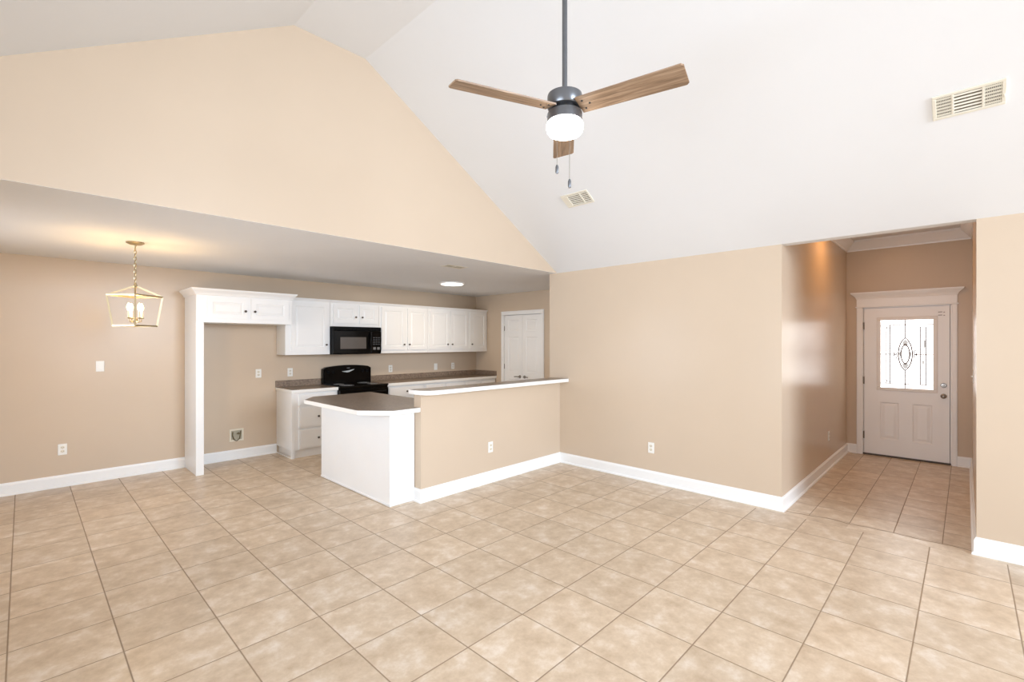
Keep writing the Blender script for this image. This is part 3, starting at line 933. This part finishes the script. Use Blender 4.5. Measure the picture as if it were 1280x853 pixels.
# ------------------------------------------------------------------ ceiling fan
FX, FYY = 1.79, 1.376
fan = thing('ceiling_fan', 'gunmetal ceiling fan with three wood blades and a lit globe hanging from the vault', 'ceiling fan', (FX, FYY, 0))
m = MB(); m.tube([(0, 0, 2.712), (0, 0, ZR - .04)], .0125, 16); m.lathe([(0, 2.745), (.016, 2.745), (.019, 2.73), (.019, 2.714), (0, 2.714)], 16); m.build('downrod', M_GUN, fan)
m = MB(); m.lathe([(0, ZR - .001), (.07, ZR - .001), (.07, ZR - .02), (.05, ZR - .06), (.02, ZR - .075), (0, ZR - .075)], 28); m.build('canopy', M_GUN, fan)
m = MB(); m.lathe([(0, 2.722), (.040, 2.722), (.074, 2.722), (.081, 2.719), (.083, 2.712), (.083, 2.662), (.079, 2.657), (0, 2.657)], 36); m.build('motor_housing', M_GUN, fan)
m = MB(); m.lathe([(0, 2.660), (.060, 2.660), (.060, 2.630), (0, 2.630)], 30); m.build('blade_hub', M_DARK, fan)
m = MB(); m.lathe([(0, 2.635), (.080, 2.635), (.083, 2.629), (.083, 2.592), (.079, 2.588), (0, 2.588)], 36)
for k in range(3):
    a = THETA + math.radians(180 + 30 + 120 * k)
    m.lathe([(0, 0), (.004, 0), (.003, .003), (0, .003)], 8, Matrix.Translation((.083 * math.cos(a), .083 * math.sin(a), 2.616)) @ Matrix.Rotation(a, 4, 'Z') @ Matrix.Rotation(math.pi / 2, 4, 'Y'))
m.build('light_kit_housing', M_GUN, fan)
m = MB(); m.lathe([(0, 2.590), (.081, 2.590), (.086, 2.582), (.0875, 2.568), (.085, 2.548), (.076, 2.535), (.056, 2.528), (.03, 2.526), (0, 2.5255)], 36); m.build('light_globe', M_GLOBE, fan)
# camera looks along THETA; measured blade bearings (clockwise from away direction, seen from above: right = negative rotation)
for bear, in ((5.5,), (122.5,), (-114.0,)):
    ang = THETA - math.radians(bear)
    Mz = Matrix.Rotation(ang, 4, 'Z')
    b = MB()
    r0, r1, w0, w1, th = .075, .557, .105, .122, .007
    bm = bmesh.new()
    ps = [(r0, -w0 / 2), (r1 - .010, -w1 / 2), (r1, -w1 / 2 + .010), (r1, w1 / 2 - .010), (r1 - .010, w1 / 2), (r0, w0 / 2)]
    b.prism(ps, 2, -th / 2, th / 2)
    bl = b.build('blade', M_WOOD, fan, (0, 0, 2.652), (math.radians(-13), 0, ang))
    bl.rotation_mode = 'XYZ'
    s = MB(); s.box(.035, .13, -.022, .022, th / 2, th / 2 + .005, .002); s.build('blade_iron', M_GUN, bl)
    s = MB()
    for sx, sy in ((.10, .026), (.10, -.026), (.128, 0)):
        s.lathe([(0, 0), (.0055, 0), (.004, -.003), (0, -.004)], 10, Matrix.Translation((sx, sy, -th / 2)))
    s.build('screw', M_DARK, bl)
for ox, oy, zb in ((-.048, -.014, 2.315), (-.027, -.035, 2.250)):
    # chains hang from the light kit on the viewer's side
    m = MB()
    z = 2.604
    x_, y_ = ox * 1.9, oy * 1.9
    m.tube([(x_ * .86, y_ * .86, 2.600), (x_ * 1.02, y_ * 1.02, 2.590), (x_ * 1.02, y_ * 1.02, zb + .04)], .0012, 6)
    ch = m.build('pull_chain', M_KNOB, fan)
    m = MB(); m.lathe([(0, zb + .042), (.004, zb + .040), (.0075, zb + .030), (.0075, zb + .006), (.005, zb), (0, zb)], 14, Matrix.Translation((x_ * 1.02, y_ * 1.02, 0))); m.build('pull_fob', M_GUN, ch)

# ------------------------------------------------------------------ pendant lantern
LX, LY = .698, 5.364
pe = thing('lantern_pendant', 'open square champagne lantern with lit candle bulbs on a chain over the dining area', 'pendant light', (LX, LY, 0), (0, 0, math.atan2(LY, LX)))
m = MB(); m.lathe([(0, 2.4395), (.066, 2.4395), (.066, 2.430), (.045, 2.418), (.012, 2.412), (.006, 2.395), (0, 2.395)], 28); m.build('canopy', M_NICK, pe)
m = MB()
z = 2.398; k = 0
while z > 2.075:
    Mx = Matrix.Translation((0, 0, z - .017)) @ Matrix.Rotation(math.pi / 2 * (k % 2) + .4, 4, 'Z')
    m.tube([Mx @ Vector((.009 * math.cos(a), 0, .018 * math.sin(a))) for a in [2 * math.pi * i / 14 for i in range(14)]], 0.0034, 6, closed=True)
    z -= .029; k += 1
m.build('chain', M_NICK, pe)
m = MB()
ZT, ZBm, HT, HB, ZA = 1.958, 1.690, .196, .156, 2.050
A = [(HT * math.cos(q), HT * math.sin(q), ZT) for q in [i * math.pi / 2 for i in range(4)]]
B = [(HB * math.cos(q), HB * math.sin(q), ZBm) for q in [i * math.pi / 2 for i in range(4)]]
for i in range(4):
    j = (i + 1) % 4
    m.bar(A[i], A[j], .013, .014); m.bar(B[i], B[j], .013, .014); m.bar(A[i], B[i], .014, .014); m.bar((0, 0, ZA), A[i], .013, .013)
m.lathe([(0, ZA + .03), (.006, ZA + .028), (.012, ZA + .012), (.016, ZA), (.010, ZA - .02), (0, ZA - .02)], 16)
m.build('lantern_frame', M_NICK, pe)
m = MB(); m.tube([(0, 0, ZA - .01), (0, 0, 1.735)], .006, 10); m.lathe([(0, 1.765), (.014, 1.76), (.020, 1.742), (.012, 1.722), (0, 1.715)], 16)
cand = [(.054 * math.cos(q), .054 * math.sin(q)) for q in [.55 + i * math.pi / 2 for i in range(4)]]
for x, y in cand:
    m.tube([(0, 0, 1.742), (x * .5, y * .5, 1.722), (x * .9, y * .9, 1.728), (x, y, 1.752)], .004, 8)
    m.lathe([(0, 1.752), (.017, 1.758), (.019, 1.764), (0, 1.760)], 16, Matrix.Translation((x, y, 0)))
st = m.build('candle_arms', M_NICK, pe)
for x, y in cand:
    m = MB(); m.lathe([(0, 1.762), (.0095, 1.762), (.0095, 1.825), (0, 1.825)], 14, Matrix.Translation((x, y, 0))); cs = m.build('candle_sleeve', M_CANDLE, pe)
    m = MB(); m.lathe([(0, 1.825), (.007, 1.826), (.0135, 1.843), (.015, 1.856), (.011, 1.874), (.004, 1.890), (0, 1.894)], 16, Matrix.Translation((x, y, 0))); m.build('bulb', M_BULB, cs)
pl = bpy.data.lights.new('lantern_light', 'POINT'); pl.energy = 14; pl.color = (1, .61, .22); pl.shadow_soft_size = .05
po = bpy.data.objects.new('lantern_light', pl); COL.objects.link(po); po.location = (LX, LY, 1.87)

# ------------------------------------------------------------------ flush disc light in the kitchen ceiling
dl = thing('disc_light', 'lit round white disc light flush on the kitchen ceiling', 'ceiling light', (4.515, 5.61, H))
m = MB(); m.lathe([(0, 0), (.19, 0), (.19, -.010), (.182, -.018), (.168, -.018), (.168, -.010), (0, -.010)], 40); m.build('trim_ring', M_TRIM, dl)
m = MB(); m.lathe([(0, -.011), (.167, -.011), (.160, -.022), (.12, -.028), (0, -.030)], 40); m.build('diffuser', M_DISC, dl)
a = area('disc_light_glow', (4.515, 5.61, H - .04), (0, 0, -1), .32, .32, 8, (1, .76, .48))
a.data.shape = 'DISK'

# ------------------------------------------------------------------ ceiling vents (local: long side Y, face -Z)
def vent(label, loc, rot, L, W, sections, blank=0.0, n=6):
    o = thing('ceiling_vent', label, 'vent', loc, rot)
    m = MB()
    fw = .020
    y0, y1, x0, x1 = -L / 2, L / 2, -W / 2, W / 2
    m.box(x0, x0 + fw, y0, y1, -.010, 0, .003); m.box(x1 - fw, x1, y0, y1, -.010, 0, .003)
    m.box(x0 + fw, x1 - fw, y0, y0 + fw, -.010, 0, .003); m.box(x0 + fw, x1 - fw, y1 - fw - blank, y1, -.010, 0, .003)
    a0, a1 = y0 + fw, y1 - fw - blank
    for t in sections: 
        yy = a0 + (a1 - a0) * t
        m.box(x0 + fw, x1 - fw, yy - .006, yy + .006, -.010, 0, .002)
    m.build('frame', M_VENT, o)
    m = MB(); m.box(x0 + fw * .6, x1 - fw * .6, a0 - .003, a1 + .003, -.002, -.0005); m.build('duct_shade_plate', M_DUCT_SHADE, o)  # dark plate under the ceiling, coloured as the shade inside a duct
    m = MB()
    for i in range(n):
        xc = x0 + fw + (W - 2 * fw) * (i + .5) / n
        m.add([(xc - .005, a0, -.0025), (xc - .005, a1, -.0025), (xc + .003, a1, -.009), (xc + .003, a0, -.009), (xc - .004, a0, -.0018), (xc - .004, a1, -.0018), (xc + .004, a1, -.0083), (xc + .004, a0, -.0083)],
              [(0, 1, 2, 3), (7, 6, 5, 4), (0, 4, 5, 1), (1, 5, 6, 2), (2, 6, 7, 3), (3, 7, 4, 0)])
    m.build('louvers', M_VENT, o)
    return o, (x0 + fw, x1 - fw, a0, a1)
def on_slope(x): return H + SLOPE * (Xb - x)
x = 3.896
v1, (a, b, c0, c1) = vent('large white three-section air vent on the sloped ceiling above the entry hall', (x, -.009, on_slope(x)), (0, ALPHA, 0), .318, .178, (.27, .74))
m = MB()
for s0, s1 in ((0, .25), (.76, 1.0)):
    for i in range(9):
        yy = c0 + (c1 - c0) * (s0 + (s1 - s0) * (i + .5) / 9)
        m.box(a, b, yy - .0012, yy + .0012, -.0085, -.002)
m.build('cross_louvers', M_VENT, v1)
m = MB(); m.box(b - .055, b - .035, c0 - .014, c0 - .008, -.020, -.008, .002); m.build('damper_lever', M_VENT, v1)
x = 3.880
vent('small white two-section air vent on the sloped ceiling below the fan', (x, 2.823, on_slope(x)), (0, ALPHA, 0), .325, .172, (.36,), .055)
v3, _ = vent('small white vent in the flat kitchen ceiling beside the disc light', (3.545, 4.365, H), (0, 0, math.radians(90)), .30, .16, (.5,), 0.0, 3)
v3.scale = (1, 1, .4)
